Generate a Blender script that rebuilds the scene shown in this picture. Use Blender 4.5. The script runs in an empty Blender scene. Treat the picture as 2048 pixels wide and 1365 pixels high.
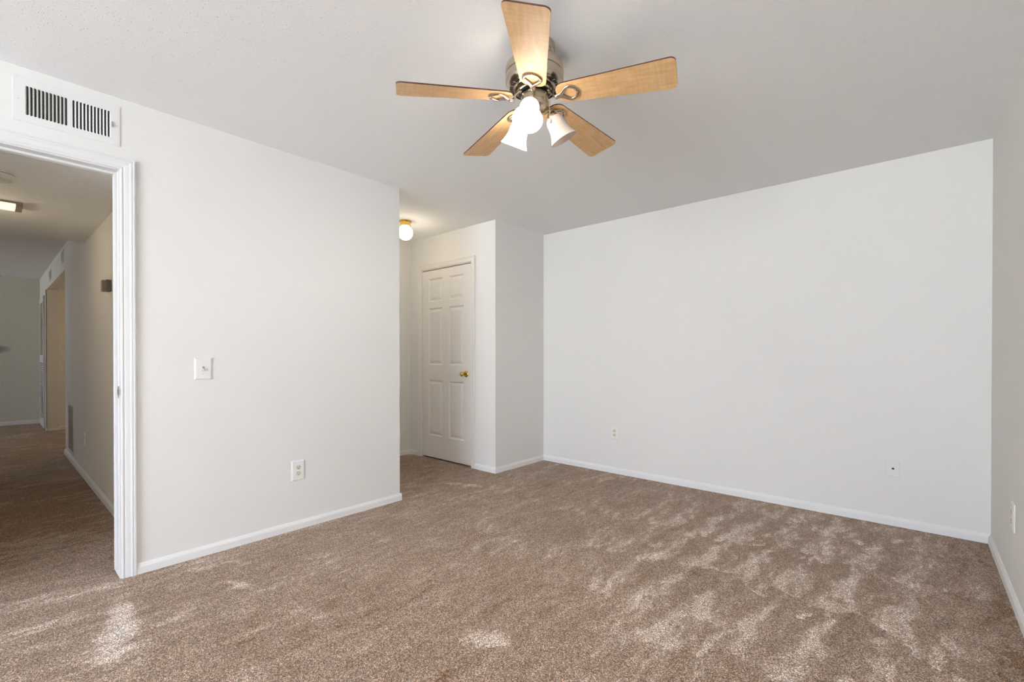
import bpy, bmesh, math, random
from mathutils import Vector, Matrix
random.seed(7)
PI = math.pi
SC = bpy.context.scene
COL = SC.collection

# ------------------------------------------------------------------ camera
cd = bpy.data.cameras.new('camera')
cam = bpy.data.objects.new('camera', cd); COL.objects.link(cam)
cam.location = (0, 0, 1.1385)
cam.rotation_euler = (math.radians(90 - 0.310), 0, math.radians(41.231))
cd.sensor_fit = 'HORIZONTAL'; cd.sensor_width = 36.0
cd.lens = 922.0 / 2048 * 36
cd.shift_y = 33.14 / 2048
cd.clip_start = 0.02; cd.clip_end = 60
SC.camera = cam

# ------------------------------------------------------------------ view
SC.view_settings.view_transform = 'Standard'
SC.view_settings.look = 'None'
SC.view_settings.gamma = 1
SC.view_settings.use_curve_mapping = False
SC.view_settings.exposure = 0.0
SC.cycles.max_bounces = 12
SC.cycles.diffuse_bounces = 8
SC.cycles.transparent_max_bounces = 12
SC.cycles.sample_clamp_indirect = 6

# ------------------------------------------------------------------ sky
SKY = 15.2
w = bpy.data.worlds.new('sky'); SC.world = w; w.use_nodes = True
nt = w.node_tree; nt.nodes.clear()
wo = nt.nodes.new('ShaderNodeOutputWorld'); bg = nt.nodes.new('ShaderNodeBackground')
tc = nt.nodes.new('ShaderNodeTexCoord'); sp = nt.nodes.new('ShaderNodeSeparateXYZ')
rp = nt.nodes.new('ShaderNodeValToRGB')
nt.links.new(tc.outputs['Generated'], sp.inputs[0])
mr = nt.nodes.new('ShaderNodeMapRange'); mr.inputs[1].default_value = -1; mr.inputs[2].default_value = 1
nt.links.new(sp.outputs[2], mr.inputs[0]); nt.links.new(mr.outputs[0], rp.inputs[0])
e = rp.color_ramp.elements
e[0].position = 0.25; e[0].color = (1.20, 1.29, 1.38, 1)
e[1].position = 0.75; e[1].color = (.62, .73, .92, 1)
k = rp.color_ramp.elements.new(.49); k.color = (1.12, 1.20, 1.29, 1)
k = rp.color_ramp.elements.new(.52); k.color = (.86, .95, 1.08, 1)
nt.links.new(rp.outputs[0], bg.inputs[0]); bg.inputs[1].default_value = SKY
nt.links.new(bg.outputs[0], wo.inputs[0])

def portal(name, loc, rot, sx, sy):
    l = bpy.data.lights.new(name, 'AREA'); l.shape = 'RECTANGLE'; l.size = sx; l.size_y = sy
    l.cycles.is_portal = True
    o = bpy.data.objects.new(name, l); o.location = loc; o.rotation_euler = rot; COL.objects.link(o)
    return o

def point(name, loc, power, color, radius):
    l = bpy.data.lights.new(name, 'POINT'); l.energy = power; l.color = color; l.shadow_soft_size = radius
    o = bpy.data.objects.new(name, l); o.location = loc; COL.objects.link(o)
    return o

# room numbers (metres; the room door wall is X = XL, looking towards +Y)
XL, XR, YF, YB = -3.04, 0.343, 3.989, -3.8  # YB: unseen rear wall, set back to balance the light
YA, YD, XN = 2.134, 3.226, -4.386       # niche: front edge, door wall, left wall
H = 2.44
WIN = (-2.15, 0.26, 0.12, 2.26)        # unseen rear wall window, placed and sized for the light levels: x0 x1 z0 z1
WIN2 = (-10.3, -9.5, 1.0, 1.85)
portal('bedroom_window_portal', ((WIN[0]+WIN[1])/2, YB-0.14, (WIN[2]+WIN[3])/2), (PI/2, 0, PI), WIN[1]-WIN[0], WIN[3]-WIN[2])
portal('living_window_portal', ((WIN2[0]+WIN2[1])/2, -3.64, (WIN2[2]+WIN2[3])/2), (PI/2, 0, PI), WIN2[1]-WIN2[0], WIN2[3]-WIN2[2])

# ------------------------------------------------------------------ node helpers
class N:
    def __init__(s, name):
        s.m = bpy.data.materials.new(name); s.m.use_nodes = True
        s.t = s.m.node_tree; s.t.nodes.clear()
        s.out = s.t.nodes.new('ShaderNodeOutputMaterial')
    def n(s, typ, ins=None, **kw):
        nd = s.t.nodes.new('ShaderNode' + typ)
        for a, v in kw.items(): setattr(nd, a, v)
        for a, v in (ins or {}).items():
            if hasattr(v, 'node'): s.t.links.new(v, nd.inputs[a])
            else: nd.inputs[a].default_value = v
        return nd
    def math(s, op, a, b=0.0, clamp=False):
        nd = s.n('Math', {0: a, 1: b}, operation=op); nd.use_clamp = clamp
        return nd.outputs[0]
    def mix(s, f, a, b, blend='MIX'):
        nd = s.n('Mix', {0: f, 6: a, 7: b}, data_type='RGBA', blend_type=blend)
        return nd.outputs[2]
    def ramp(s, f, stops, interp='LINEAR'):
        nd = s.n('ValToRGB', {0: f}); r = nd.color_ramp; r.interpolation = interp
        while len(r.elements) > 1: r.elements.remove(r.elements[-1])
        r.elements[0].position = stops[0][0]; r.elements[0].color = stops[0][1]
        for p, c in stops[1:]:
            el = r.elements.new(p); el.color = c
        return nd.outputs[0]
    def bsdf(s, **kw):
        nd = s.n('BsdfPrincipled', {a.replace('_', ' '): v for a, v in kw.items()})
        s.t.links.new(nd.outputs[0], s.out.inputs[0])
        return nd

def c4(r, g, b): return (r, g, b, 1)
def srgb(r, g, b):
    f = lambda v: (v/255/12.92) if v/255 <= .04045 else ((v/255+.055)/1.055)**2.4
    return (f(r), f(g), f(b), 1)

def plain(name, col, rough=.5, metal=0.0, spec=.5, bump=None):
    q = N(name)
    kw = dict(Base_Color=col, Roughness=rough, Metallic=metal)
    b = q.bsdf(**kw); b.inputs['Specular IOR Level'].default_value = spec
    g = q.n('NewGeometry')
    nz = q.n('TexNoise', {'Vector': g.outputs['Position'], 'Scale': (bump or (60, .0))[0], 'Detail': 3})
    if bump:
        bp = q.n('Bump', {'Height': nz.outputs[0], 'Distance': bump[1], 'Strength': 1.0})
        q.t.links.new(bp.outputs[0], b.inputs['Normal'])
    else:
        q.t.links.new(q.math('MULTIPLY_ADD', nz.outputs[0], .08), b.inputs['Roughness'])
        b.inputs['Roughness'].links[0].from_node.inputs[2].default_value = max(0, rough - .04)
    return q.m

M = {}
M['wall'] = plain('wall_paint', c4(.832, .828, .808), .8, spec=.15, bump=(140, .0005))
M['hall_wall'] = plain('hall_wall_paint', c4(.84, .81, .76), .75, spec=.25, bump=(140, .0005))
M['trim'] = plain('white_trim_paint', c4(.80, .805, .805), .55, spec=.12)
M['baseboard'] = plain('white_baseboard_paint', c4(.865, .87, .87), .55, spec=.12)
M['door'] = plain('door_paint', c4(.85, .835, .81), .5, spec=.3)
M['plate'] = plain('white_plastic', c4(.86, .865, .865), .35)
M['painted_plate'] = plain('painted_plate', c4(.832, .828, .808), .6, spec=.2)
M['ivory'] = plain('ivory_plastic', c4(.70, .64, .52), .35)
M['dark'] = plain('dark_recess', c4(.012, .010, .009), .7)
M['duct'] = plain('duct_metal', c4(.035, .028, .024), .7)
M['vent'] = plain('vent_enamel', c4(.82, .82, .81), .5)
M['steel'] = plain('brushed_nickel_plain', c4(.55, .50, .44), .35, metal=1)
M['brass'] = plain('polished_brass', c4(.80, .52, .14), .18, metal=1)
M['knob_brass'] = plain('aged_brass', c4(.62, .43, .12), .15, metal=1)
M['bronze'] = plain('brown_plastic', c4(.10, .075, .055), .45)
M['taupe'] = plain('taupe_plastic', c4(.30, .25, .20), .45)
M['chain'] = plain('brass_chain', c4(.85, .68, .40), .25, metal=1)
M['pendant'] = plain('white_pendant', c4(.9, .87, .78), .3)
M['detector'] = plain('detector_plastic', c4(.74, .72, .64), .45)

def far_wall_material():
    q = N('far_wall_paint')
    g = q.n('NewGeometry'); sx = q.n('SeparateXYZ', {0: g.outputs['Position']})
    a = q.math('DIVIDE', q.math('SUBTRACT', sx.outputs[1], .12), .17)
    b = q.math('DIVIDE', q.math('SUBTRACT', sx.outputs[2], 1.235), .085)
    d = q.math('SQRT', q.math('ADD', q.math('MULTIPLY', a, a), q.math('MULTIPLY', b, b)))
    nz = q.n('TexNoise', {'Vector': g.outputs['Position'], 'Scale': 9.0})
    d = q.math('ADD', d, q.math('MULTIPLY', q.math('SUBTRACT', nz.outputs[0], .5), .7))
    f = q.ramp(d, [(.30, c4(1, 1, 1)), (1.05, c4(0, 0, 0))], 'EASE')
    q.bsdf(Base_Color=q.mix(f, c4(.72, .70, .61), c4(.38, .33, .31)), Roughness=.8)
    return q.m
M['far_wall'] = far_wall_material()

def ceiling_material(name, col):
    q = N(name)
    g = q.n('NewGeometry')
    dist = q.n('TexNoise', {'Vector': g.outputs['Position'], 'Scale': 60.0, 'Detail': 2})
    v = q.n('TexVoronoi', {'Vector': g.outputs['Position'], 'Scale': 78.0, 'Randomness': 1.0})
    v2 = q.n('TexVoronoi', {'Vector': g.outputs['Position'], 'Scale': 150.0, 'Randomness': 1.0})
    dens = q.n('TexNoise', {'Vector': g.outputs['Position'], 'Scale': 2.2, 'Detail': 3})
    h = q.ramp(q.math('ADD', v.outputs['Distance'], q.math('MULTIPLY', dist.outputs[0], .12)), [(.14, c4(1, 1, 1)), (.29, c4(0, 0, 0))], 'EASE')
    sep = q.n('SeparateColor', {0: v.outputs['Color']})
    thr = q.math('MULTIPLY', dens.outputs[0], .62)
    on = q.math('LESS_THAN', sep.outputs[0], thr)
    h = q.math('MULTIPLY', h, on)
    h2 = q.ramp(v2.outputs['Distance'], [(.1, c4(1, 1, 1)), (.4, c4(0, 0, 0))], 'EASE')
    sep2 = q.n('SeparateColor', {0: v2.outputs['Color']})
    h2 = q.math('MULTIPLY', q.math('MULTIPLY', h2, q.math('LESS_THAN', sep2.outputs[0], .3)), .4)
    tot = q.math('ADD', q.math('ADD', h, h2), q.math('MULTIPLY', dist.outputs[0], .15))
    bp = q.n('Bump', {'Height': tot, 'Distance': .0019, 'Strength': 1.0})
    b = q.bsdf(Base_Color=col, Roughness=.85, Normal=bp.outputs[0]); b.inputs['Specular IOR Level'].default_value = .2
    return q.m
M['ceiling'] = ceiling_material('textured_ceiling', c4(.92, .935, .94))

def carpet_material():
    q = N('taupe_carpet')
    g = q.n('NewGeometry'); P = g.outputs['Position']
    s = q.n('SeparateXYZ', {0: P}); X, Y = s.outputs[0], s.outputs[1]
    # nap left by the vacuum: streaks running along the room
    warp = q.n('TexNoise', {'Vector': P, 'Scale': 3.0, 'Detail': 3})
    wv = q.n('VectorMath', {0: warp.outputs['Color'], 1: (.5, .5, .5)}, operation='SUBTRACT')
    wv = q.n('VectorMath', {0: wv.outputs[0], 3: .25}, operation='SCALE')
    PW = q.n('VectorMath', {0: P, 1: wv.outputs[0]}, operation='ADD').outputs[0]
    mp = q.n('Mapping', {'Vector': PW, 'Scale': (17, 4.6, 1), 'Rotation': (0, 0, .10)})
    st = q.n('TexNoise', {'Vector': mp.outputs[0], 'Scale': 1.0, 'Detail': 5, 'Roughness': .62})
    mp3 = q.n('Mapping', {'Vector': PW, 'Scale': (3.2, 1.6, 1), 'Rotation': (0, 0, -.35)})
    big = q.n('TexNoise', {'Vector': mp3.outputs[0], 'Scale': 1.0, 'Detail': 3})
    mp2 = q.n('Mapping', {'Vector': P, 'Scale': (40, 14, 1)})
    fine = q.n('TexNoise', {'Vector': mp2.outputs[0], 'Scale': 1.0, 'Detail': 4, 'Roughness': .7})
    # wedge shaped brush strokes in front of the long wall
    jit = q.n('TexNoise', {'Vector': P, 'Scale': 7.0, 'Detail': 4, 'Roughness': .6})
    jx = q.math('MULTIPLY', q.math('SUBTRACT', jit.outputs[0], .5), .16)
    skew = q.math('MULTIPLY', Y, -.10)
    tri = q.math('PINGPONG', q.math('ADD', q.math('ADD', X, skew), jx), .105)
    row = q.math('FRACT', q.math('ADD', q.math('DIVIDE', q.math('ADD', Y, q.math('MULTIPLY', q.math('SUBTRACT', big.outputs[0], .5), 1.2)), .62), .1))
    wedge = q.math('SUBTRACT', q.math('MULTIPLY', tri, 9.5), q.math('ADD', q.math('MULTIPLY', row, .85), .10))
    wedge = q.n('MapRange', {0: wedge, 1: -.25, 2: .25, 3: -.13, 4: .22}, interpolation_type='SMOOTHSTEP').outputs[0]
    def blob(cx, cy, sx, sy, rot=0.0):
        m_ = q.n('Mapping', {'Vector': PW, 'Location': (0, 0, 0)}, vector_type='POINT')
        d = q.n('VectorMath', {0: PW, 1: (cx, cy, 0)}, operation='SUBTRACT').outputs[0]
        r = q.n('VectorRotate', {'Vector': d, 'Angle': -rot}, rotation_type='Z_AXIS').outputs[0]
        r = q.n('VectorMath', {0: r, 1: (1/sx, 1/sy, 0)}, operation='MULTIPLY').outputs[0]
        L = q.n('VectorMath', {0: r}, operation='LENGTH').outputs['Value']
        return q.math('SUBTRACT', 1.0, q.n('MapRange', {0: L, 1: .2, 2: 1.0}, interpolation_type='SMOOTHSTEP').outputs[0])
    tot = None
    for (cx, cy, sx, sy, rot, a) in CARPET_BLOBS:
        b_ = q.math('MULTIPLY', blob(cx, cy, sx, sy, rot), a)
        tot = b_ if tot is None else q.math('ADD', tot, b_)
    zone = blob(-.50, 2.80, 1.45, 1.9, 0.0)
    lum = q.math('ADD', q.math('MULTIPLY', q.math('SUBTRACT', st.outputs[0], .5), 1.35), q.math('MULTIPLY', q.math('SUBTRACT', big.outputs[0], .5), .7))
    lum = q.math('ADD', lum, q.math('MULTIPLY', q.math('SUBTRACT', fine.outputs[0], .5), .6))
    lum = q.math('ADD', lum, q.math('MULTIPLY', zone, q.math('ADD', wedge, .13)))
    lum = q.math('ADD', q.math('ADD', lum, tot), .36)
    base = q.ramp(lum, [(.0, c4(.205, .122, .066)), (.09, c4(.265, .186, .133)), (.34, c4(.318, .230, .172)), (.52, c4(.378, .286, .224)), (.78, c4(.60, .50, .43)), (1.0, c4(.72, .64, .58))])  # lowest stop: warm hall light put into the carpet colour
    # tufts
    v = q.n('TexVoronoi', {'Vector': P, 'Scale': 350.0, 'Randomness': 1.0})
    sc = q.n('SeparateColor', {0: v.outputs['Color']})
    tuft = q.ramp(sc.outputs[0], [(0, c4(.22, .19, .16)), (.35, c4(.70, .68, .66)), (.75, c4(1.15, 1.15, 1.15)), (1, c4(2.5, 2.6, 2.7))])
    hue = q.mix(sc.outputs[1], c4(1.10, .98, .86), c4(.92, 1.01, 1.10))
    n2 = q.n('TexNoise', {'Vector': P, 'Scale': 130.0, 'Detail': 3, 'Roughness': .7})
    cl = q.ramp(n2.outputs[0], [(.3, c4(.78, .78, .78)), (.7, c4(1.22, 1.22, 1.22))])
    colr = q.mix(1.0, base, tuft, 'MULTIPLY'); colr = q.mix(1.0, colr, hue, 'MULTIPLY'); colr = q.mix(1.0, colr, cl, 'MULTIPLY')
    hgt = q.math('ADD', q.math('MULTIPLY', sc.outputs[0], .6), q.math('ADD', n2.outputs[0], q.math('MULTIPLY', st.outputs[0], 1.2)))
    bp = q.n('Bump', {'Height': hgt, 'Distance': .004, 'Strength': .6})
    b = q.bsdf(Base_Color=colr, Roughness=.95, Normal=bp.outputs[0]); b.inputs['Specular IOR Level'].default_value = .1
    b.inputs['Sheen Weight'].default_value = .12; b.inputs['Sheen Roughness'].default_value = .5
    return q.m
CARPET_BLOBS = [
    (-1.28, 1.34, .11, .09, .0, .55),     # pale round spot
    (-2.55, .36, .34, .085, -.15, .55),   # pale stroke inside the doorway
    (-2.28, .30, .20, .10, .5, .35),
    (-3.03, .16, .10, .42, -.1, .30),
    (-2.75, .05, .12, .40, -.1, .25),
    (-2.52, .84, .13, .05, .1, .38),
    (-2.40, .55, .12, .16, .3, .22),
    (-2.05, .75, .05, .30, .1, .22),
    (-1.15, 1.98, .20, .10, .1, .12),
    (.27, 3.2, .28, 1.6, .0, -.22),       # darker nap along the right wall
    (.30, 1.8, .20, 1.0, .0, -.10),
    (-5.0, .1, 2.1, 1.2, .0, -.42),  # hall carpet: its dim, warm light painted in as darker nap
    (-1.7, 1.1, 1.1, .9, .6, -.11),
    (-1.95, .95, .22, .05, .1, .22), (-1.72, .62, .20, .10, .2, .22), (-1.0, 1.0, .25, .12, .5, .14), (-3.0, 2.75, .30, .07, .3, .30),
    (-3.5, 2.9, .9, .5, .0, -.16),
]
M['carpet'] = carpet_material()

def wood_material():
    q = N('maple_blade_face')
    tcn = q.n('TexCoord')
    mp = q.n('Mapping', {'Vector': tcn.outputs['Object'], 'Scale': (7, 55, 5)})
    n1 = q.n('TexNoise', {'Vector': mp.outputs[0], 'Scale': 1.0, 'Detail': 6, 'Roughness': .6})
    mp2 = q.n('Mapping', {'Vector': tcn.outputs['Object'], 'Scale': (110, 9, 5)})
    n2 = q.n('TexNoise', {'Vector': mp2.outputs[0], 'Scale': 1.0, 'Detail': 3})
    f = q.math('ADD', q.math('MULTIPLY', n1.outputs[0], .68), q.math('MULTIPLY', n2.outputs[0], .32))
    c = q.ramp(f, [(.35, c4(.56, .33, .145)), (.5, c4(.66, .415, .20)), (.65, c4(.74, .50, .265))])
    q.bsdf(Base_Color=c, Roughness=.42)
    return q.m
M['maple'] = wood_material()
M['walnut'] = plain('dark_walnut_edge', c4(.075, .030, .016), .5)

def nickel_material():
    q = N('brushed_nickel')
    g = q.n('TexCoord')
    mp = q.n('Mapping', {'Vector': g.outputs['Object'], 'Scale': (20, 20, 60)})
    nz = q.n('TexNoise', {'Vector': mp.outputs[0], 'Scale': 1.0, 'Detail': 2})
    q.bsdf(Base_Color=c4(.50, .43, .34), Metallic=1.0, Roughness=q.ramp(nz.outputs[0], [(.3, c4(.23, .23, .23)), (.7, c4(.27, .27, .27))]))
    return q.m
M['nickel'] = nickel_material()

def glass_shade(name, emit, col=(1, .95, .86)):
    q = N(name)
    d = q.n('BsdfDiffuse', {'Color': c4(.86, .81, .77)}); t = q.n('BsdfTranslucent', {'Color': c4(.88, .80, .74)})
    gl = q.n('BsdfGlossy', {'Color': c4(1, 1, 1), 'Roughness': .25})
    m1 = q.n('MixShader', {0: .45, 1: d.outputs[0], 2: t.outputs[0]})
    fr = q.n('Fresnel', {'IOR': 1.4})
    m2 = q.n('MixShader', {0: fr.outputs[0], 1: m1.outputs[0], 2: gl.outputs[0]})
    last = m2.outputs[0]
    if emit:
        em = q.n('Emission', {'Color': (*col, 1), 'Strength': emit})
        last = q.n('AddShader', {0: m2.outputs[0], 1: em.outputs[0]}).outputs[0]
    q.t.links.new(last, q.out.inputs[0])
    return q.m
M['shade_lit'] = glass_shade('lit_frosted_glass', 6.2)
M['shade_off'] = glass_shade('frosted_glass', 0.0)

def emitter(name, col, strength, ribs=False):
    q = N(name)
    em = q.n('Emission', {'Color': (*col, 1), 'Strength': strength})
    if ribs:
        tcn = q.n('TexCoord'); s = q.n('SeparateXYZ', {0: tcn.outputs['Object']})
        ang = q.math('ARCTAN2', s.outputs[1], s.outputs[0])
        rib = q.math('SINE', q.math('MULTIPLY', ang, 28.0))
        lw = q.n('LayerWeight', {'Blend': .35})
        core = q.math('SUBTRACT', 1.0, lw.outputs['Facing'])
        st = q.math('MULTIPLY', q.math('ADD', q.math('MULTIPLY', core, 1.6), .55), q.math('ADD', q.math('MULTIPLY', rib, .12), .9))
        q.t.links.new(q.math('MULTIPLY', st, strength), em.inputs[1])
    q.t.links.new(em.outputs[0], q.out.inputs[0])
    return q.m
M['bulb'] = emitter('glowing_bulb', (1, .88, .68), 14)
M['globe'] = emitter('glowing_globe', (1, .90, .72), 1.9, True)
M['tube_light'] = emitter('lit_diffuser', (1, .93, .66), 1.3)

def window_glass():
    q = N('window_glass')
    a = q.n('BsdfTransparent'); b = q.n('BsdfGlossy', {'Roughness': .02})
    m = q.n('MixShader', {0: .06, 1: a.outputs[0], 2: b.outputs[0]})
    q.t.links.new(m.outputs[0], q.out.inputs[0]); return q.m
M['glass'] = window_glass()

# ------------------------------------------------------------------ mesh helpers
def obj(name, bm, mats, parent=None, smooth=False, loc=None, rot=None):
    me = bpy.data.meshes.new(name)
    bmesh.ops.recalc_face_normals(bm, faces=bm.faces[:])
    bm.to_mesh(me); bm.free()
    if not isinstance(mats, (list, tuple)): mats = [mats]
    for m in mats: me.materials.append(m)
    if smooth:
        for p in me.polygons: p.use_smooth = True
        try:
            me.set_sharp_from_angle(angle=math.radians(38))
        except Exception: pass
    o = bpy.data.objects.new(name, me); COL.objects.link(o)
    if parent: o.parent = parent
    if loc is not None: o.location = loc
    if rot is not None: o.rotation_euler = rot
    return o
def struct(name, bm, mats, parent=None, **k):
    o = obj(name, bm, mats, parent, **k)
    if parent is None: o['kind'] = 'structure'
    return o
def thing(name, label, cat, loc, rot=(0, 0, 0), group=None):
    o = bpy.data.objects.new(name, None); COL.objects.link(o)
    o.empty_display_size = .05; o.location = loc; o.rotation_euler = rot
    o['label'] = label; o['category'] = cat
    if group: o['group'] = group
    return o
def box(bm, x0, x1, y0, y1, z0, z1, bev=0.0, mi=0):
    r = bmesh.ops.create_cube(bm, size=1.0, matrix=Matrix.Translation(((x0+x1)/2, (y0+y1)/2, (z0+z1)/2)) @ Matrix.Diagonal((abs(x1-x0), abs(y1-y0), abs(z1-z0), 1)))
    vs = r['verts']; fs = list({f for v in vs for f in v.link_faces})
    for f in fs: f.material_index = mi
    if bev:
        es = list({e_ for v in vs for e_ in v.link_edges})
        bmesh.ops.bevel(bm, geom=es, offset=bev, segments=2, affect='EDGES', profile=.5)
    return bm
def lathe(bm, prof, seg=48, close=False, mi=0, M4=Matrix.Identity(4)):
    rings = []
    for (r, z) in prof:
        if r < 1e-6: rings.append([bm.verts.new(M4 @ Vector((0, 0, z)))])
        else: rings.append([bm.verts.new(M4 @ Vector((r*math.cos(2*PI*i/seg), r*math.sin(2*PI*i/seg), z))) for i in range(seg)])
    for a, b in zip(rings, rings[1:]):
        for i in range(seg):
            j = (i+1) % seg
            va = [a[i % len(a)], a[j % len(a)]] if len(a) > 1 else [a[0]]
            vb = [b[j % len(b)], b[i % len(b)]] if len(b) > 1 else [b[0]]
            vs = va + vb
            if len(vs) >= 3:
                f = bm.faces.new(vs); f.material_index = mi
    return bm
def tube(bm, pts, rad, seg=10, flat=1.0, up=Vector((0, 0, 1)), caps=True):
    pts = [Vector(p) for p in pts]; n = len(pts)
    rr = rad if isinstance(rad, (list, tuple)) else [rad]*n
    rings = []
    for i, p in enumerate(pts):
        t = (pts[min(i+1, n-1)] - pts[max(i-1, 0)]).normalized()
        u = up - t*up.dot(t)
        if u.length < 1e-4: u = Vector((1, 0, 0)) - t*t.x
        u.normalize(); s = t.cross(u)
        rings.append([bm.verts.new(p + s*math.cos(2*PI*k_/seg)*rr[i] + u*math.sin(2*PI*k_/seg)*rr[i]*flat) for k_ in range(seg)])
    for a, b in zip(rings, rings[1:]):
        for k_ in range(seg):
            bm.faces.new((a[k_], a[(k_+1) % seg], b[(k_+1) % seg], b[k_]))
    if caps:
        bm.faces.new(rings[0][::-1]); bm.faces.new(rings[-1])
    return bm
def smooth_path(pts, n=6):
    pts = [Vector(p) for p in pts]; out = []
    for i in range(len(pts)-1):
        p0 = pts[max(i-1, 0)]; p1 = pts[i]; p2 = pts[i+1]; p3 = pts[min(i+2, len(pts)-1)]
        for j in range(n):
            t = j/n
            out.append(.5*((2*p1)+(p2-p0)*t+(2*p0-5*p1+4*p2-p3)*t*t+(3*p1-p0-3*p2+p3)*t**3))
    out.append(pts[-1]); return out
B = bmesh.new

# ------------------------------------------------------------------ shell of the room
T = .115
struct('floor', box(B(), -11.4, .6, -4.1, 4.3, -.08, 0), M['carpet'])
struct('ceiling', box(B(), -4.62, .6, -4.1, 4.3, H, H+.1), M['ceiling'])

DY0, DY1, DZ = -.375, .445, 2.075         # hall doorway clear opening
bm = B()
box(bm, XL-T, XL, YB-.14, DY0-.02, 0, H)
box(bm, XL-T, XL, DY1+.02, YA, 0, H)
box(bm, XL-T, XL, DY0-.02, DY1+.02, DZ+.02, H)
struct('wall_left', bm, M['wall'])
struct('wall_far', box(B(), XL-.12, XR+.2, YF, YF+.12, 0, H), M['wall'])
struct('wall_right', box(B(), XR, XR+.14, YB-.14, YF, 0, H), M['wall'])
bm = B()
box(bm, XL, WIN[0], YB-.14, YB, 0, H); box(bm, WIN[1], XR, YB-.14, YB, 0, H)
box(bm, WIN[0], WIN[1], YB-.14, YB, 0, WIN[2]); box(bm, WIN[0], WIN[1], YB-.14, YB, WIN[3], H)
struct('wall_rear', bm, M['wall'])
# niche with the closet door
AX0, AX1, AZ = -4.168, -3.376, 2.075
bm = B()
box(bm, XN-.12, AX0, YD, YD+.12, 0, H); box(bm, AX1, XL, YD, YD+.12, 0, H)
box(bm, AX0, AX1, YD, YD+.12, AZ, H); box(bm, AX0, AX1, YD+.05, YD+.12, 0, AZ)
box(bm, XL-.12, XL, YD+.12, YF, 0, H)
struct('wall_niche_back', bm, M['wall'])
struct('wall_niche_left', box(B(), XN-.12, XN, YA-.1, YD, 0, H), M['wall'])
struct('wall_niche_front', box(B(), XN, XL-T, YA-.1, YA, 0, H), M['wall'])

# unseen rear window (behind the camera), made large for the light levels: frame, mullion, glass
bm = B(); x0, x1, z0, z1 = WIN; f = .05
box(bm, x0, x1, YB-.09, YB-.04, z0, z0+f); box(bm, x0, x1, YB-.09, YB-.04, z1-f, z1)
box(bm, x0, x0+f, YB-.09, YB-.04, z0, z1); box(bm, x1-f, x1, YB-.09, YB-.04, z0, z1)
box(bm, (x0+x1)/2-.03, (x0+x1)/2+.03, YB-.09, YB-.04, z0, z1)
w1 = struct('window_1', bm, M['trim'])
obj('window_pane', box(B(), x0+f, x1-f, YB-.068, YB-.064, z0+f, z1-f), M['glass'], w1)
obj('window_sill', box(B(), x0-.04, x1+.04, YB-.04, YB+.03, z0-.03, z0, .004), M['trim'], w1)

# baseboards: low ranch profile
def baseboard(name, a, b, nrm, h=.055, t=.013, mat='baseboard'):
    a = Vector((*a, 0)); b = Vector((*b, 0)); nv = Vector((*nrm, 0))
    prof = [(0, 0), (t, 0), (t, h*.62), (t*.92, h*.70), (t*.45, h*.93), (t*.25, h), (0, h)]
    bm = B(); R = []
    for p in (a, b):
        R.append([bm.verts.new(p + nv*d + Vector((0, 0, z))) for d, z in prof])
    n = len(prof)
    for i in range(n):
        bm.faces.new((R[0][i], R[0][(i+1) % n], R[1][(i+1) % n], R[1][i]))
    bm.faces.new(R[0]); bm.faces.new(R[1][::-1])
    return struct(name, bm, M[mat])
CW = .057
t_ = .013
baseboard('baseboard_left', (XL, DY1+.006+CW), (XL, YA+t_), (1, 0))
baseboard('baseboard_left_end', (XL, YA), (XL-T, YA), (0, 1))
baseboard('baseboard_bump', (XL, YD), (XL, YF-t_), (1, 0))
baseboard('baseboard_far', (XL, YF), (XR, YF), (0, -1), h=.058)
baseboard('baseboard_right', (XR, YB), (XR, YF-t_), (-1, 0), h=.058)
baseboard('baseboard_niche_right', (AX1+.006+CW, YD), (XL+t_, YD), (0, -1))
baseboard('baseboard_niche_corner', (XN, YD), (AX0-.006-CW, YD), (0, -1))
baseboard('baseboard_niche_left', (XN, YA), (XN, YD-t_), (1, 0))
baseboard('baseboard_rear', (XL, YB), (XR, YB), (0, 1))

# casings: mitred colonial profile.  frame(u,h,out) maps to world
CAS = [(0, 0), (0, .008), (.003, .011), (.008, .011), (.010, .008), (.013, .008), (.016, .0105), (.024, .0115), (.036, .0125),
       (.040, .0155), (.046, .0155), (.048, .013), (.051, .0165), (.057, .0165), (.057, 0)]
def casing(name, u0, u1, h, fmap, mat='trim', prof=CAS, skip_left=False):
    bm = B(); R = []
    for d, t in prof:
        R.append([bm.verts.new(fmap(u0-d, 0, t)), bm.verts.new(fmap(u0-d, h+d, t)), bm.verts.new(fmap(u1+d, h+d, t)), bm.verts.new(fmap(u1+d, 0, t))])
    n = len(prof)
    for i in range(n):
        a, b = R[i], R[(i+1) % n]
        for k_ in range(3): bm.faces.new((a[k_], a[k_+1], b[k_+1], b[k_]))
    bm.faces.new([r[0] for r in R]); bm.faces.new([r[3] for r in R])
    return struct(name, bm, M[mat])
trim1 = casing('trim_1', DY0-.006, DY1+.006, DZ+.006, lambda u, h, t: Vector((XL+t, u, h)))
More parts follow.
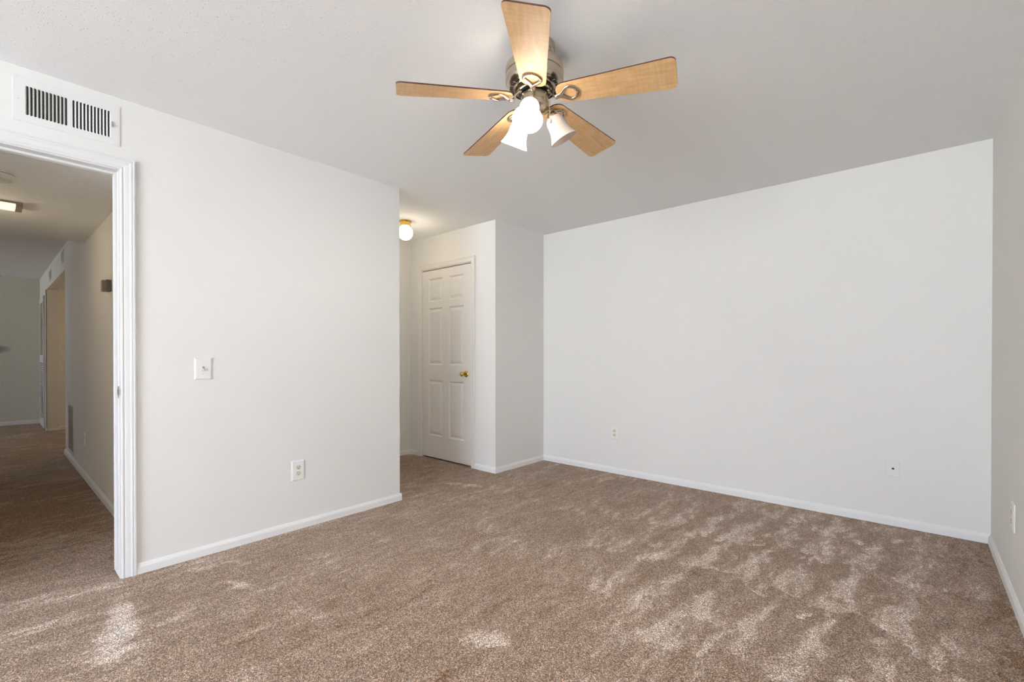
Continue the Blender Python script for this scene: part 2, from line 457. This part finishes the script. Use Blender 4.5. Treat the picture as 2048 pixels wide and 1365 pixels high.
# jambs and stops of the doorway
bm = B()
xj0, xj1 = XL-T-.002, XL+.002
box(bm, xj0, xj1, DY1, DY1+.02, 0, DZ+.02); box(bm, xj0, xj1, DY0-.02, DY0, 0, DZ+.02); box(bm, xj0, xj1, DY0, DY1, DZ, DZ+.02)
xs0, xs1 = XL-.078, XL-.045
box(bm, xs0, xs1, DY1-.012, DY1, .03, DZ, .002); box(bm, xs0, xs1, DY0, DY0+.012, 0, DZ, .002); box(bm, xs0, xs1, DY0+.012, DY1-.012, DZ-.012, DZ, .002)
trim2 = struct('trim_2', bm, M['trim'])
bm = B(); box(bm, XL-.036, XL+.001, DY1-.0022, DY1, .920, .980, .0008)
box(bm, XL-.001, XL+.006, DY1-.004, DY1+.0005, .935, .966, .0008)
sp_ = obj('strike_plate', bm, M['steel'], trim2)
sp_['label'] = 'small nickel strike plate on the door jamb'
obj('strike_hole', box(B(), XL-.024, XL-.012, DY1-.0032, DY1-.0015, .938, .962), M['dark'], sp_)
casing('trim_3', DY0-.006, DY1+.006, DZ+.006, lambda u, h, t: Vector((XL-T-t, u, h)))

# closet door in the niche
casing('trim_4', AX0-.006, AX1+.006, AZ+.006, lambda u, h, t: Vector((u, YD-t, h)), mat='door')
def panel_door(name, x0, x1, z0, z1, yf, panels, mat, thick=.035):
    bm = B()
    xs = sorted({x0, x1, *[p[0] for p in panels], *[p[1] for p in panels]})
    zs = sorted({z0, z1, *[p[2] for p in panels], *[p[3] for p in panels]})
    G = {}
    def V(x, z, d):
        key = (round(x, 5), round(z, 5), round(d, 5))
        if key not in G: G[key] = bm.verts.new((x, yf+d, z))
        return G[key]
    for i in range(len(xs)-1):
        for j in range(len(zs)-1):
            a, b, c, d = xs[i], xs[i+1], zs[j], zs[j+1]
            cxm, czm = (a+b)/2, (c+d)/2
            pn = [p for p in panels if p[0] < cxm < p[1] and p[2] < czm < p[3]]
            if not pn:
                bm.faces.new((V(a, c, 0), V(b, c, 0), V(b, d, 0), V(a, d, 0)))
    for (a, b, c, d) in panels:
        rings = []
        for off, dep in ((0, 0), (.003, .004), (.013, .013), (.019, .013), (.044, .003)):
            rings.append([V(a+off, c+off, dep), V(b-off, c+off, dep), V(b-off, d-off, dep), V(a+off, d-off, dep)])
        for r0, r1 in zip(rings, rings[1:]):
            for k_ in range(4): bm.faces.new((r0[k_], r0[(k_+1) % 4], r1[(k_+1) % 4], r1[k_]))
        bm.faces.new(rings[-1])
    bb = [bm.verts.new((x, yf+thick, z)) for x, z in ((x0, z0), (x1, z0), (x1, z1), (x0, z1))]
    bm.faces.new(bb[::-1])
    # sides
    for pts in ([(x, z0) for x in xs], [(x1, z) for z in zs], [(x, z1) for x in xs[::-1]], [(x0, z) for z in zs[::-1]]):
        pa = [V(x, z, 0) for x, z in pts]
        q0 = min(bb, key=lambda v: (v.co.x-pa[0].co.x)**2+(v.co.z-pa[0].co.z)**2)
        q1 = min(bb, key=lambda v: (v.co.x-pa[-1].co.x)**2+(v.co.z-pa[-1].co.z)**2)
        bm.faces.new(pa + [q1, q0])
    return struct(name, bm, M[mat])
cols = ((-4.058, -3.826), (-3.722, -3.490)); rows = ((.255, .862), (1.032, 1.652), (1.724, 1.976))
door = panel_door('door_1', AX0+.005, AX1-.008, .018, AZ-.009, YD+.004, [(a, b, c, d) for a, b in cols for c, d in rows], 'door')
for z in (1.849, 1.114, .352):
    bm = B()
    lathe(bm, [(0, -.045), (.0055, -.045), (.0055, .045), (0, .045)], 12, M4=Matrix.Translation((AX0+.001, YD-.004, z)))
    lathe(bm, [(0, .045), (.004, .046), (.004, .050), (0, .051)], 10, M4=Matrix.Translation((AX0+.001, YD-.004, z)))
    box(bm, AX0-.006, AX0+.020, YD-.0005, YD+.0035, z-.045, z+.045)
    obj('hinge', bm, M['door'], door, smooth=True)
bm = B()
K = Matrix.Translation((-3.452, YD+.002, .947)) @ Matrix.Rotation(PI/2, 4, 'X')
lathe(bm, [(0, 0), (.034, 0), (.034, .003), (.030, .008), (.018, .011), (.013, .013)], 32, M4=K)
kb = obj('knob', bm, M['knob_brass'], door, smooth=True); kb['label'] = 'brass rosette and round knob'
bm = B()
lathe(bm, [(.013, .009), (.0115, .022), (.011, .034), (.014, .040), (.020, .045), (.0245, .053), (.0255, .061), (.0235, .068), (.018, .074), (.009, .077), (0, .0775)], 32, M4=K)
obj('knob_grip', bm, M['knob_brass'], kb, smooth=True)
obj('latch', box(B(), AX1-.0052, AX1-.001, YD+.004, YD+.026, .925, .968), M['bronze'], door)

# ------------------------------------------------------------------ wall plates
def plate_mesh(w_, h_, t=.006):
    # front face at +Z local, bevelled edge
    bm = B()
    prof = [(0, 0), (0, t*.35), (.0035, t*.8), (.008, t)]
    R = []
    for d, z in prof:
        a, b = w_/2-d, h_/2-d
        R.append([bm.verts.new((x, y, z)) for x, y in ((-a, -b), (a, -b), (a, b), (-a, b))])
    for r0, r1 in zip(R, R[1:]):
        for k_ in range(4): bm.faces.new((r0[k_], r0[(k_+1) % 4], r1[(k_+1) % 4], r1[k_]))
    bm.faces.new(R[-1]); bm.faces.new(R[0][::-1])
    return bm
def face_rot(nx, ny):   # local Z -> wall normal, local Y -> up
    n = Vector((nx, ny, 0)); u = Vector((0, 0, 1)); x = u.cross(n)
    return Matrix((x, u, n)).transposed().to_euler()
def screw(parent, y, z, mat='plate', x=0):
    bm = B(); lathe(bm, [(0, .0015), (.0022, .0013), (.003, .0003), (.003, -.002)], 14, M4=Matrix.Translation((x, y, z)))
    o = obj('screw', bm, M[mat], parent, smooth=True); return o
def receptacle_mesh():
    bm = B(); n = 28; top = []; bot = []
    for i in range(n):
        a = 2*PI*i/n; x = .0172*math.cos(a); y = .0172*math.sin(a); y = max(-.0142, min(.0142, y))
        bot.append(bm.verts.new((x, y, 0))); top.append(bm.verts.new((x*.96, y*.96, .0022)))
    for i in range(n): bm.faces.new((bot[i], bot[(i+1) % n], top[(i+1) % n], top[i]))
    bm.faces.new(top); return bm
def slots_mesh():
    bm = B(); box(bm, -.0078, -.0056, -.0015, .0075, .0016, .0026); box(bm, .0056, .0078, -.001, .0068, .0016, .0026)
    lathe(bm, [(0, .0026), (.0028, .0026), (.0028, .0012)], 12, M4=Matrix.Translation((0, -.0078, 0)))
    return bm
def outlet(label, loc, nrm, w_=.085, h_=.130, group='duplex wall outlets', wall='plate'):
    t = thing('electrical_outlet', label, 'outlet', loc, face_rot(*nrm), group)
    obj('cover_plate', plate_mesh(w_, h_), M[wall], t)
    for s in (1, -1):
        r = obj('receptacle', receptacle_mesh(), M['ivory'], t, loc=(0, s*.0195, .0058))
        r['label'] = 'ivory receptacle with three dark slots'
        obj('slot', slots_mesh(), M['dark'], r)
    screw(t, 0, .006)
    return t
outlet('white duplex outlet on the left wall, below and right of the light switch', (XL, 1.343, .384), (1, 0))
outlet('white duplex outlet on the far long wall, near the niche corner', (-2.180, YF, .389), (0, -1), .090, .122)
outlet('white duplex outlet on the right wall at the picture edge, seen nearly edge-on', (XR, 3.135, .388), (-1, 0), .085, .130)

t = thing('light_switch', 'white toggle light switch on the left wall beside the hall doorway', 'light switch', (XL, .8115, 1.061), face_rot(1, 0))
obj('cover_plate', plate_mesh(.086, .122, .007), M['plate'], t)
obj('toggle_slot', box(B(), -.0055, .0055, -.0125, .0125, .0055, .0074), M['taupe'], t)
bm = B(); box(bm, -.0042, .0042, -.005, .005, 0, .018, .0012)
tg = obj('toggle', bm, M['ivory'], t, loc=(0, -.001, .004), rot=(math.radians(28), 0, 0)); tg['label'] = 'ivory toggle lever'
screw(t, .030, .007); screw(t, -.030, .007)

t = thing('phone_jack', 'wall-coloured phone jack plate with one black hole on the far wall', 'phone jack', (-.113, YF, .381), face_rot(0, -1))
obj('cover_plate', plate_mesh(.072, .115, .006), M['painted_plate'], t)
bm = B(); box(bm, -.0065, .0065, -.006, .0035, .0052, .0066); box(bm, -.003, .003, .0035, .0065, .0052, .0066)
obj('socket', bm, M['dark'], t)
screw(t, .048, .0055, 'painted_plate'); screw(t, -.048, .0055, 'painted_plate')

# ------------------------------------------------------------------ air vent above the doorway
def slot_prism(bm, cx, cy, w_, h_, z0, z1, n=5):
    pts = []; r = w_/2
    for i in range(n+1): a = PI*i/n; pts.append((cx+r*math.cos(a), cy+h_/2-r+r*math.sin(a)))
    for i in range(n+1): a = PI+PI*i/n; pts.append((cx+r*math.cos(a), cy-h_/2+r+r*math.sin(a)))
    lo = [bm.verts.new((x, y, z0)) for x, y in pts]; hi = [bm.verts.new((x, y, z1)) for x, y in pts]; m_ = len(pts)
    for i in range(m_): bm.faces.new((lo[i], lo[(i+1) % m_], hi[(i+1) % m_], hi[i]))
    bm.faces.new(lo[::-1]); bm.faces.new(hi)
VW, VH = .362, .190
vent = thing('air_vent', 'white air vent with two banks of upright slots above the hall doorway', 'air vent', (XL, .268, 2.2945), face_rot(1, 0))
slots = []
for bank, (y0, y1) in enumerate(((.121, .260), (.2765, .4165))):
    for i in range(11):
        slots.append((bank, y0 + (i+.5)*(y1-y0)/11 - .268))
bm = B()   # face plate: bars between slots, laid as one sheet with rounded slots cut in
box(bm, -VW/2, VW/2, -VH/2, VH/2, .0012, .0042)
pl = obj('face_plate', bm, M['vent'], vent)
cb = B()
for bank, c in slots: slot_prism(cb, c, -.0005, .0106, .132, -.01, .02)
cut = obj('cutter', cb, M['vent'])
md = pl.modifiers.new('b', 'BOOLEAN'); md.operation = 'DIFFERENCE'; md.object = cut; md.solver = 'EXACT'
cut.parent = vent
bpy.context.view_layer.update()
dg = bpy.context.evaluated_depsgraph_get()
me2 = bpy.data.meshes.new_from_object(pl.evaluated_get(dg)); pl.modifiers.clear(); pl.data = me2
bpy.data.objects.remove(cut)
bm = B()
box(bm, -VW/2-.003, VW/2+.003, -VH/2-.003, VH/2+.003, 0, .0014)
me = None
# backing rim is a thin frame so the slots stay open
bm.free(); bm = B()
for (a, b, c, d) in ((-VW/2-.004, VW/2+.004, VH/2-.004, VH/2+.004), (-VW/2-.004, VW/2+.004, -VH/2-.004, -VH/2+.004), (-VW/2-.004, -VW/2+.004, -VH/2+.004, VH/2-.004), (VW/2-.004, VW/2+.004, -VH/2+.004, VH/2-.004)):
    box(bm, a, b, c, d, 0, .0036, .0008)
obj('rim', bm, M['vent'], vent)
for bank, c in slots:   # curved louvre behind each slot
    s = 1 if bank == 0 else -1
    bm = B(); prev = None; n = 5
    for i in range(n+1):
        u = i/n; x = c - s*.0052 + s*(.0034*u*u); z = .0040 - .0030*u
        row = [bm.verts.new((x, y, z)) for y in (-.0655, .0645)]
        row2 = [bm.verts.new((x - s*.0008, y, z)) for y in (-.0655, .0645)]
        if prev:
            bm.faces.new((prev[0], prev[1], row[1], row[0])); bm.faces.new((p2[1], p2[0], row2[0], row2[1]))
        else: bm.faces.new((row[0], row[1], row2[1], row2[0]))
        prev = row; p2 = row2
    obj('louver', bm, M['vent'], vent, smooth=True)
bm = B(); box(bm, .006-VW/2+.03, VW/2-.028, -.068, .068, .0002, .0008)  # flat black sheet painting the shade of the duct
bk = obj('duct_shade_sheet', bm, M['dark'], vent); bk['label'] = 'thin black sheet standing in for the shaded duct behind the slots'
bm = B()
for i in range(7): box(bm, -.148, .150, -.058+i*.019, -.0565+i*.019, .0008, .0016)
obj('damper_blades', bm, M['duct'], vent)
bm = B(); box(bm, .1505, .1555, -.010, .014, .0055, .012, .001); box(bm, .1555, .1575, -.012, .006, .0055, .009)
lv = obj('damper_lever', bm, M['steel'], vent); lv['label'] = 'small metal damper lever'
screw(vent, 0, .0062, 'vent', x=-VW/2+.012); screw(vent, 0, .0062, 'vent', x=VW/2-.012)

# ------------------------------------------------------------------ ceiling fan
FX, FY = -1.214, 1.529
FR0 = 4.0793
fan = thing('ceiling_fan', 'ceiling fan with five maple blades, brushed nickel motor and three glass shades', 'ceiling fan', (FX, FY, H))
def zf(z): return z - H
def fp(name, prof, mat='nickel', parent=None, seg=64):
    bm = B(); lathe(bm, [(r, zf(z)) for r, z in prof], seg); return obj(name, bm, M[mat], parent or fan, smooth=True)
fp('canopy', [(0, 2.4395), (.085, 2.4395), (.087, 2.432), (.086, 2.410), (.083, 2.404), (.078, 2.401), (.076, 2.392), (.064, 2.380), (.03, 2.372), (.022, 2.37)])
fp('downrod', [(.022, 2.38), (.022, 2.352)], seg=24)
mo = fp('motor_housing', [(.018, 2.366), (.06, 2.366), (.100, 2.364), (.112, 2.360), (.119, 2.352), (.1225, 2.340), (.1230, 2.322), (.1215, 2.317), (.1190, 2.316), (.1190, 2.3125), (.1215, 2.311),
     (.1220, 2.300), (.1215, 2.286), (.1185, 2.276), (.1125, 2.268), (.106, 2.264), (.1035, 2.263), (.1035, 2.270), (.0895, 2.270), (.0895, 2.262), (.085, 2.2595), (.080, 2.259), (.077, 2.262), (.077, 2.275), (0, 2.275)])
obj('motor_slot_ring', lathe(B(), [(.1035, zf(2.2655)), (.0895, zf(2.2655))], 64), M['dark'], mo)
for i in range(20):
    a = 2*PI*i/20
    bm = B(); bmesh.ops.create_cube(bm, size=1, matrix=Matrix.Rotation(a, 4, 'Z') @ Matrix.Translation((.0965, 0, zf(2.2635))) @ Matrix.Diagonal((.0142, .0030, .004, 1)))
    obj('slot_bar', bm, M['nickel'], mo)
fp('flywheel', [(0, 2.262), (.071, 2.262), (.0735, 2.258), (.0735, 2.246), (.069, 2.243), (.045, 2.243), (.045, 2.25)], seg=48)
obj('flywheel_gap', lathe(B(), [(.046, zf(2.2415)), (.066, zf(2.2415)), (.066, zf(2.2435))], 48), M['dark'], fan)
sw = fp('switch_housing', [(0, 2.237), (.052, 2.237), (.056, 2.234), (.058, 2.229), (.058, 2.196), (.057, 2.192), (.0595, 2.190), (.0595, 2.183), (.056, 2.178), (.045, 2.172),
     (.036, 2.163), (.031, 2.150), (.031, 2.118), (.028, 2.108), (.018, 2.101), (.008, 2.098), (.007, 2.092), (.004, 2.088), (0, 2.087)], seg=48)
# blades
def blade_mesh():
    bm = B(); R0, R1 = .098, .5675
    def half(x):   # half width at radius x
        t = (x-R0)/(R1-R0); return .051 + (.0785-.051)*t
    pts = []
    # root, rounded corners
    rc = .042; hw = half(R0+rc)
    out = []
    for i in range(9):
        a = PI/2*i/8; out.append((R0+rc-rc*math.cos(a), hw-rc+rc*math.sin(a)))
    tc_ = .021; hw1 = half(R1-tc_)
    for i in range(8):
        a = PI/2*i/7; out.append((R1-tc_+tc_*math.sin(a), hw1-tc_+tc_*math.cos(a)))
    ring = out + [(x, -y) for x, y in out[::-1]]
    th = .0055
    lo = [bm.verts.new((x, y, -th/2)) for x, y in ring]
    lo2 = [bm.verts.new((x, y, -th/2+.0012)) for x, y in ring]
    hi = [bm.verts.new((x, y, th/2)) for x, y in ring]; n = len(ring)
    fb = bm.faces.new(lo[::-1]); ft = bm.faces.new(hi); fb.material_index = 0; ft.material_index = 1
    for i in range(n):
        j = (i+1) % n
        f_ = bm.faces.new((lo[i], lo[j], lo2[j], lo2[i])); f_.material_index = 1
        f_ = bm.faces.new((lo2[i], lo2[j], hi[j], hi[i])); f_.material_index = 1
    return bm
def bracket_mesh():
    bm = B(); zt = -.0085
    arm = smooth_path([(.058, 0, .018), (.070, 0, .016), (.080, 0, .006), (.088, 0, -.008), (.098, 0, -.017), (.112, 0, zt-.005)], 5)
    tube(bm, arm, [.0105]*len(arm), 10, flat=.5)
    for s in (1, -1):
        br = smooth_path([(.106, 0, -.014), (.117, s*.005, zt-.004), (.130, s*.015, zt-.002), (.143, s*.028, zt), (.156, s*.034, zt), (.171, s*.030, zt), (.184, s*.018, zt), (.190, 0, zt)], 5)
        n = len(br)
        tube(bm, br, [.0100 - .0032*min(1, i/(n*.55)) for i in range(n)], 10, flat=.45)
    for (x, y) in ((.153, .033), (.153, -.033), (.189, 0)):   # mounting lugs with screws
        lathe(bm, [(0, zt-.0055), (.0035, zt-.005), (.0045, zt-.002), (.0045, zt+.006)], 12, M4=Matrix.Translation((x, y, 0)))
    return bm
bproto = obj('blade', blade_mesh(), [M['maple'], M['walnut']], fan)
kproto = obj('blade_bracket', bracket_mesh(), M['nickel'], fan, smooth=True)
pitch = math.radians(-11.98)
DROOP = 3.3     # the blades sag a little towards their tips
for k_ in range(5):
    a = FR0 + k_*2*PI/5
    for pr, z, tilt in ((bproto, 2.2255, pitch), (kproto, 2.2255, pitch)):
        o = pr if k_ == 0 else pr.copy()
        if k_: COL.objects.link(o); o.parent = fan
        o.location = (0, 0, zf(z)); o.rotation_euler = (Matrix.Rotation(a, 3, 'Z') @ Matrix.Rotation(math.radians(DROOP), 3, 'Y') @ Matrix.Rotation(tilt, 3, 'X')).to_euler()
# light kit: three arms, sockets and bell shades
view = math.atan2(FY, FX)      # direction from the camera to the fan
def shade_mesh():
    prof = [(.0235, 0), (.0245, .004), (.032, .009), (.0375, .017), (.0395, .028), (.040, .040), (.041, .052), (.0435, .066), (.048, .080), (.0545, .094), (.0605, .106)]
    inn = [(r-.0025, s) for r, s in prof[::-1]]
    bm = B(); lathe(bm, [(r, -s) for r, s in prof] + [(.0605-.0012, -.1072)] + [(r, -s) for r, s in inn], 48)
    return bm
def bulb_mesh():
    return lathe(B(), [(0, -.010), (.010, -.011), (.011, -.018), (.014, -.026), (.0165, -.034), (.0155, -.043), (.009, -.049), (0, -.050)], 24)
specs = [(math.pi+math.radians(-12), True, 'lit shade pointing towards the room'), (math.radians(43), True, 'lit shade'), (math.radians(-72), False, 'unlit shade')]
for off, lit, lab in specs:
    a = view + off
    d = Vector((math.cos(a), math.sin(a), 0))
    neck = d*.080 + Vector((0, 0, zf(2.158)))
    mouth = d*.140 + Vector((0, 0, zf(2.055)))
    ax = (mouth-neck).normalized()
    Rm = Vector((0, 0, -1)).rotation_difference(ax).to_matrix().to_4x4()
    arm = smooth_path([d*.028+Vector((0, 0, zf(2.152))), d*.048+Vector((0, 0, zf(2.170))), d*.066+Vector((0, 0, zf(2.178))), neck-ax*.012], 6)
    obj('lamp_arm', tube(B(), arm, .0085, 12), M['nickel'], fan, smooth=True)
    so = obj('socket', lathe(B(), [(0, .016), (.016, .015), (.0225, .008), (.0265, .002), (.0275, -.008), (.026, -.014), (0, -.014)], 32), M['nickel'], fan, smooth=True)
    so.matrix_local = Matrix.Translation(neck) @ Rm
    sh = obj('lamp_shade', shade_mesh(), M['shade_lit' if lit else 'shade_off'], fan, smooth=True)
    sh.matrix_local = Matrix.Translation(neck) @ Rm
    sh['label'] = lab
    bu = obj('bulb', bulb_mesh(), M['bulb' if lit else 'shade_off'], sh, smooth=True)
    if lit:
        pos = Vector((FX, FY, H)) + neck + ax*.071
        point('fan_bulb_light', pos, 20.0, (1, .95, .88), .018)
# pull chains
for (r_, aoff, z0, z1, pend) in ((.0605, math.radians(-98), 2.186, 2.142, True), (.0600, math.radians(104), 2.180, 2.128, False)):
    a = view + math.radians(0) + aoff
    px_, py_ = r_*math.cos(a), r_*math.sin(a)
    bm = B(); lathe(bm, [(0, .006), (.004, .005), (.005, 0), (.004, -.005), (0, -.006)], 12, M4=Matrix.Translation((px_, py_, zf(z0+.012))))
    n = int((z0-z1)/.0034) + 8
    for i in range(n):
        bmesh.ops.create_icosphere(bm, subdivisions=1, radius=.0015, matrix=Matrix.Translation((px_*1.06, py_*1.06, zf(z0+.010-i*.0034))))
    pc = obj('pull_chain', bm, M['chain'], fan, smooth=True)
    zb = z0+.010-n*.0034
    if pend:
        obj('pendant', lathe(B(), [(0, .006), (.003, .004), (.0065, -.003), (.0065, -.008), (.004, -.012), (0, -.013)], 16, M4=Matrix.Translation((px_*1.06, py_*1.06, zf(zb-.004)))), M['pendant'], pc, smooth=True)

# ------------------------------------------------------------------ globe light in the niche
g = thing('ceiling_light', 'small lit globe ceiling light with brass base, half hidden behind the left wall end', 'ceiling light', (-3.735, 2.69, H))
obj('base', lathe(B(), [(0, -.0005), (.060, -.0005), (.0615, -.006), (.058, -.012), (.052, -.014), (.0515, -.044), (.049, -.047), (.047, -.047), (.046, -.040)], 40), M['brass'], g, smooth=True)
obj('glass_globe', lathe(B(), [(0.043, -.044)] + [(.074*math.sin(t_a), -.113+.074*math.cos(t_a)) for t_a in [PI*(.19+.81*i/22) for i in range(23)]], 56), M['globe'], g, smooth=True)
point('globe_light', (-3.735, 2.69, H-.22), 3.8, (1, .86, .66), .07)

# ------------------------------------------------------------------ hall and living area beyond the doorway
HZ, LZ, HX, HY = 2.165, 2.41, -5.70, .60
struct('ceiling', box(B(), HX, XL-T, -.60, HY, HZ, LZ+.1), M['ceiling'])
struct('ceiling', box(B(), -11.4, HX, -3.8, 4.3, LZ, LZ+.1), M['ceiling'])
struct('ceiling', box(B(), -9.8, -7.35, HY+.11, 4.0, 2.14, LZ), M['ceiling'])
bm = B()
box(bm, -7.35, XL-T, HY, HY+.11, 0, LZ+.1); box(bm, -9.8, -7.35, HY, HY+.11, 2.12, LZ+.1); box(bm, -11.05, -9.8, HY, HY+.11, 0, LZ+.1)
struct('wall_hall_right', bm, M['hall_wall'])
struct('wall_hall_left', box(B(), HX, XL-T, -.60, -.48, 0, HZ), M['hall_wall'])
struct('wall_living_near', box(B(), HX, HX+.12, -3.5, -.48, 0, LZ), M['hall_wall'])
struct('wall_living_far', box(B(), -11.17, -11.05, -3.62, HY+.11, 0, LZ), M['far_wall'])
bm = B(); a0, a1, b0, b1 = WIN2
box(bm, -11.05, a0, -3.62, -3.5, 0, LZ); box(bm, a1, HX+.12, -3.62, -3.5, 0, LZ)
box(bm, a0, a1, -3.62, -3.5, 0, b0); box(bm, a0, a1, -3.62, -3.5, b1, LZ)
struct('wall_living_side', bm, M['hall_wall'])
struct('wall_corridor_left', box(B(), -9.92, -9.8, HY+.11, 4.0, 0, 2.14), M['hall_wall'])
struct('wall_corridor_right', box(B(), -7.35, -7.23, HY+.11, 4.0, 0, 2.14), M['hall_wall'])
struct('wall_corridor_end', box(B(), -9.92, -7.23, 4.0, 4.12, 0, 2.14), M['hall_wall'])
baseboard('baseboard_hall', (-7.35-t_, HY), (XL-T, HY), (0, -1), h=.062)
baseboard('baseboard_corridor', (-9.8, HY+t_), (-9.8, 3.99), (1, 0), h=.062)
baseboard('baseboard_living_far', (-11.05, -3.5), (-11.05, HY), (1, 0), h=.062)
baseboard('baseboard_hall_corner', (-9.86, HY), (-9.8+t_, HY), (0, -1), h=.062)
bm = B(); box(bm, -9.802, -9.788, HY-.006, HY+.13, 0, 2.12); box(bm, -9.86, -9.788, HY-.012, HY, 0, 2.12)
struct('trim_5', bm, M['trim'])
# louvred closet door at the end of the hall
bm = B(); dx0, dx1 = -10.62, -9.90; y = HY
box(bm, dx0, dx0+.09, y-.03, y-.004, .03, 2.04); box(bm, dx1-.09, dx1, y-.03, y-.004, .03, 2.04)
box(bm, dx0+.09, dx1-.09, y-.03, y-.004, .03, .14); box(bm, dx0+.09, dx1-.09, y-.03, y-.004, 1.02, 1.14); box(bm, dx0+.09, dx1-.09, y-.03, y-.004, 1.95, 2.04)
d2 = struct('door_2', bm, M['trim'])
bm = B()
for i in range(26):
    z = .155+i*.0335
    r = bmesh.ops.create_cube(bm, size=1, matrix=Matrix.Translation(((dx0+dx1)/2, y-.017, z)) @ Matrix.Rotation(math.radians(-50), 4, 'X') @ Matrix.Diagonal((dx1-dx0-.18, .030, .006, 1)))
lou = obj('louver_panel', bm, M['trim'], d2); lou['label'] = 'lower louvred panel with dark gaps'
obj('louver_backing', box(B(), dx0+.09, dx1-.09, y-.0035, y-.002, .14, 1.02), M['dark'], d2)
up = obj('upper_panel', box(B(), dx0+.09, dx1-.09, y-.016, y-.008, 1.14, 1.95), M['taupe'], d2); up['label'] = 'grey upper panel'

def grille(label, cx, cz, w_, h_, nrm, y_, group=None, vertical=False, n=10):
    t = thing('wall_vent', label, 'air vent', (cx, y_, cz), face_rot(*nrm), group)
    bm = B(); f_ = .018
    box(bm, -w_/2, w_/2, h_/2-f_, h_/2, 0, .008); box(bm, -w_/2, w_/2, -h_/2, -h_/2+f_, 0, .008)
    box(bm, -w_/2, -w_/2+f_, -h_/2+f_, h_/2-f_, 0, .008); box(bm, w_/2-f_, w_/2, -h_/2+f_, h_/2-f_, 0, .008)
    obj('frame', bm, M['vent'], t)
    obj('opening', box(B(), -w_/2+f_, w_/2-f_, -h_/2+f_, h_/2-f_, .0005, .0015), M['taupe' if n > 20 else 'bronze'], t)
    bm = B()
    for i in range(n):
        if vertical:
            x = -w_/2+f_+(i+.5)*(w_-2*f_)/n; box(bm, x-.003, x+.003, -h_/2+f_, h_/2-f_, .0015, .007)
        else:
            z = -h_/2+f_+(i+.5)*(h_-2*f_)/n
            bmesh.ops.create_cube(bm, size=1, matrix=Matrix.Translation((0, z, .0045)) @ Matrix.Rotation(.6, 4, 'X') @ Matrix.Diagonal((w_-2*f_, (h_-2*f_)/n*.9, .0016, 1)))
    obj('slats', bm, M['vent'], t)
    return t
grille('small air vent on the header over the hall opening, nearer of the two', -7.54, 2.30, .24, .14, (0, -1), HY, 'vents over the hall opening', True)
grille('small air vent on the header over the hall opening, farther of the two', -9.13, 2.26, .24, .14, (0, -1), HY, 'vents over the hall opening', True)
grille('white return air grille low on the hall wall', -6.80, .355, .50, .52, (0, -1), HY, None, False, 26)
outlet('white outlet low on the hall wall, seen edge-on through the doorway', (-5.80, HY, .358), (0, -1), .075, .120, None)

t = thing('thermostat', 'brown box-shaped thermostat on the hall wall beside the door casing', 'thermostat', (-4.40, HY, 1.64), face_rot(0, -1))
obj('housing', box(B(), -.062, -.012, -.041, .041, 0, .048, .002), M['taupe'], t)
obj('mounting_base', box(B(), -.012, .030, -.042, .042, 0, .030, .002), M['bronze'], t)

sd = thing('smoke_detector', 'round off-white smoke detector on the hall ceiling', 'smoke detector', (-3.885, .040, HZ))
obj('mounting_plate', lathe(B(), [(0, -.0005), (.074, -.0005), (.075, -.005), (.072, -.008)], 48), M['detector'], sd, smooth=True)
obj('gap', lathe(B(), [(.069, -.007), (.069, -.011)], 48), M['dark'], sd)
obj('housing', lathe(B(), [(.072, -.010), (.0735, -.012), (.071, -.032), (.066, -.039), (.055, -.041), (0, -.041)], 48), M['detector'], sd, smooth=True)

cl_ = thing('ceiling_light', 'lit rectangular ceiling light with brown end caps in the hall', 'ceiling light', (-4.625, -.112, HZ))
bm = B(); W2, L2 = .090, .280
box(bm, -W2, W2, L2-.032, L2, -.030, -.0005, .002); obj('end_cap', bm, M['taupe'], cl_)
bm = B(); box(bm, -W2, W2, -L2, -L2+.032, -.030, -.0005, .002); obj('end_cap', bm, M['taupe'], cl_)
bm = B(); box(bm, -W2, W2, -L2+.032, L2-.032, -.012, -.0005); obj('tray', bm, M['taupe'], cl_)
obj('diffuser', box(B(), -W2+.006, W2-.006, -L2+.032, L2-.032, -.029, -.012, .003), M['tube_light'], cl_)
point('hall_light', (-4.675, -.15, HZ-.12), 3.2, (1, .80, .52), .06)
point('corridor_lamp', (-8.5, 1.7, 1.95), 9.0, (1, .72, .36), .08)
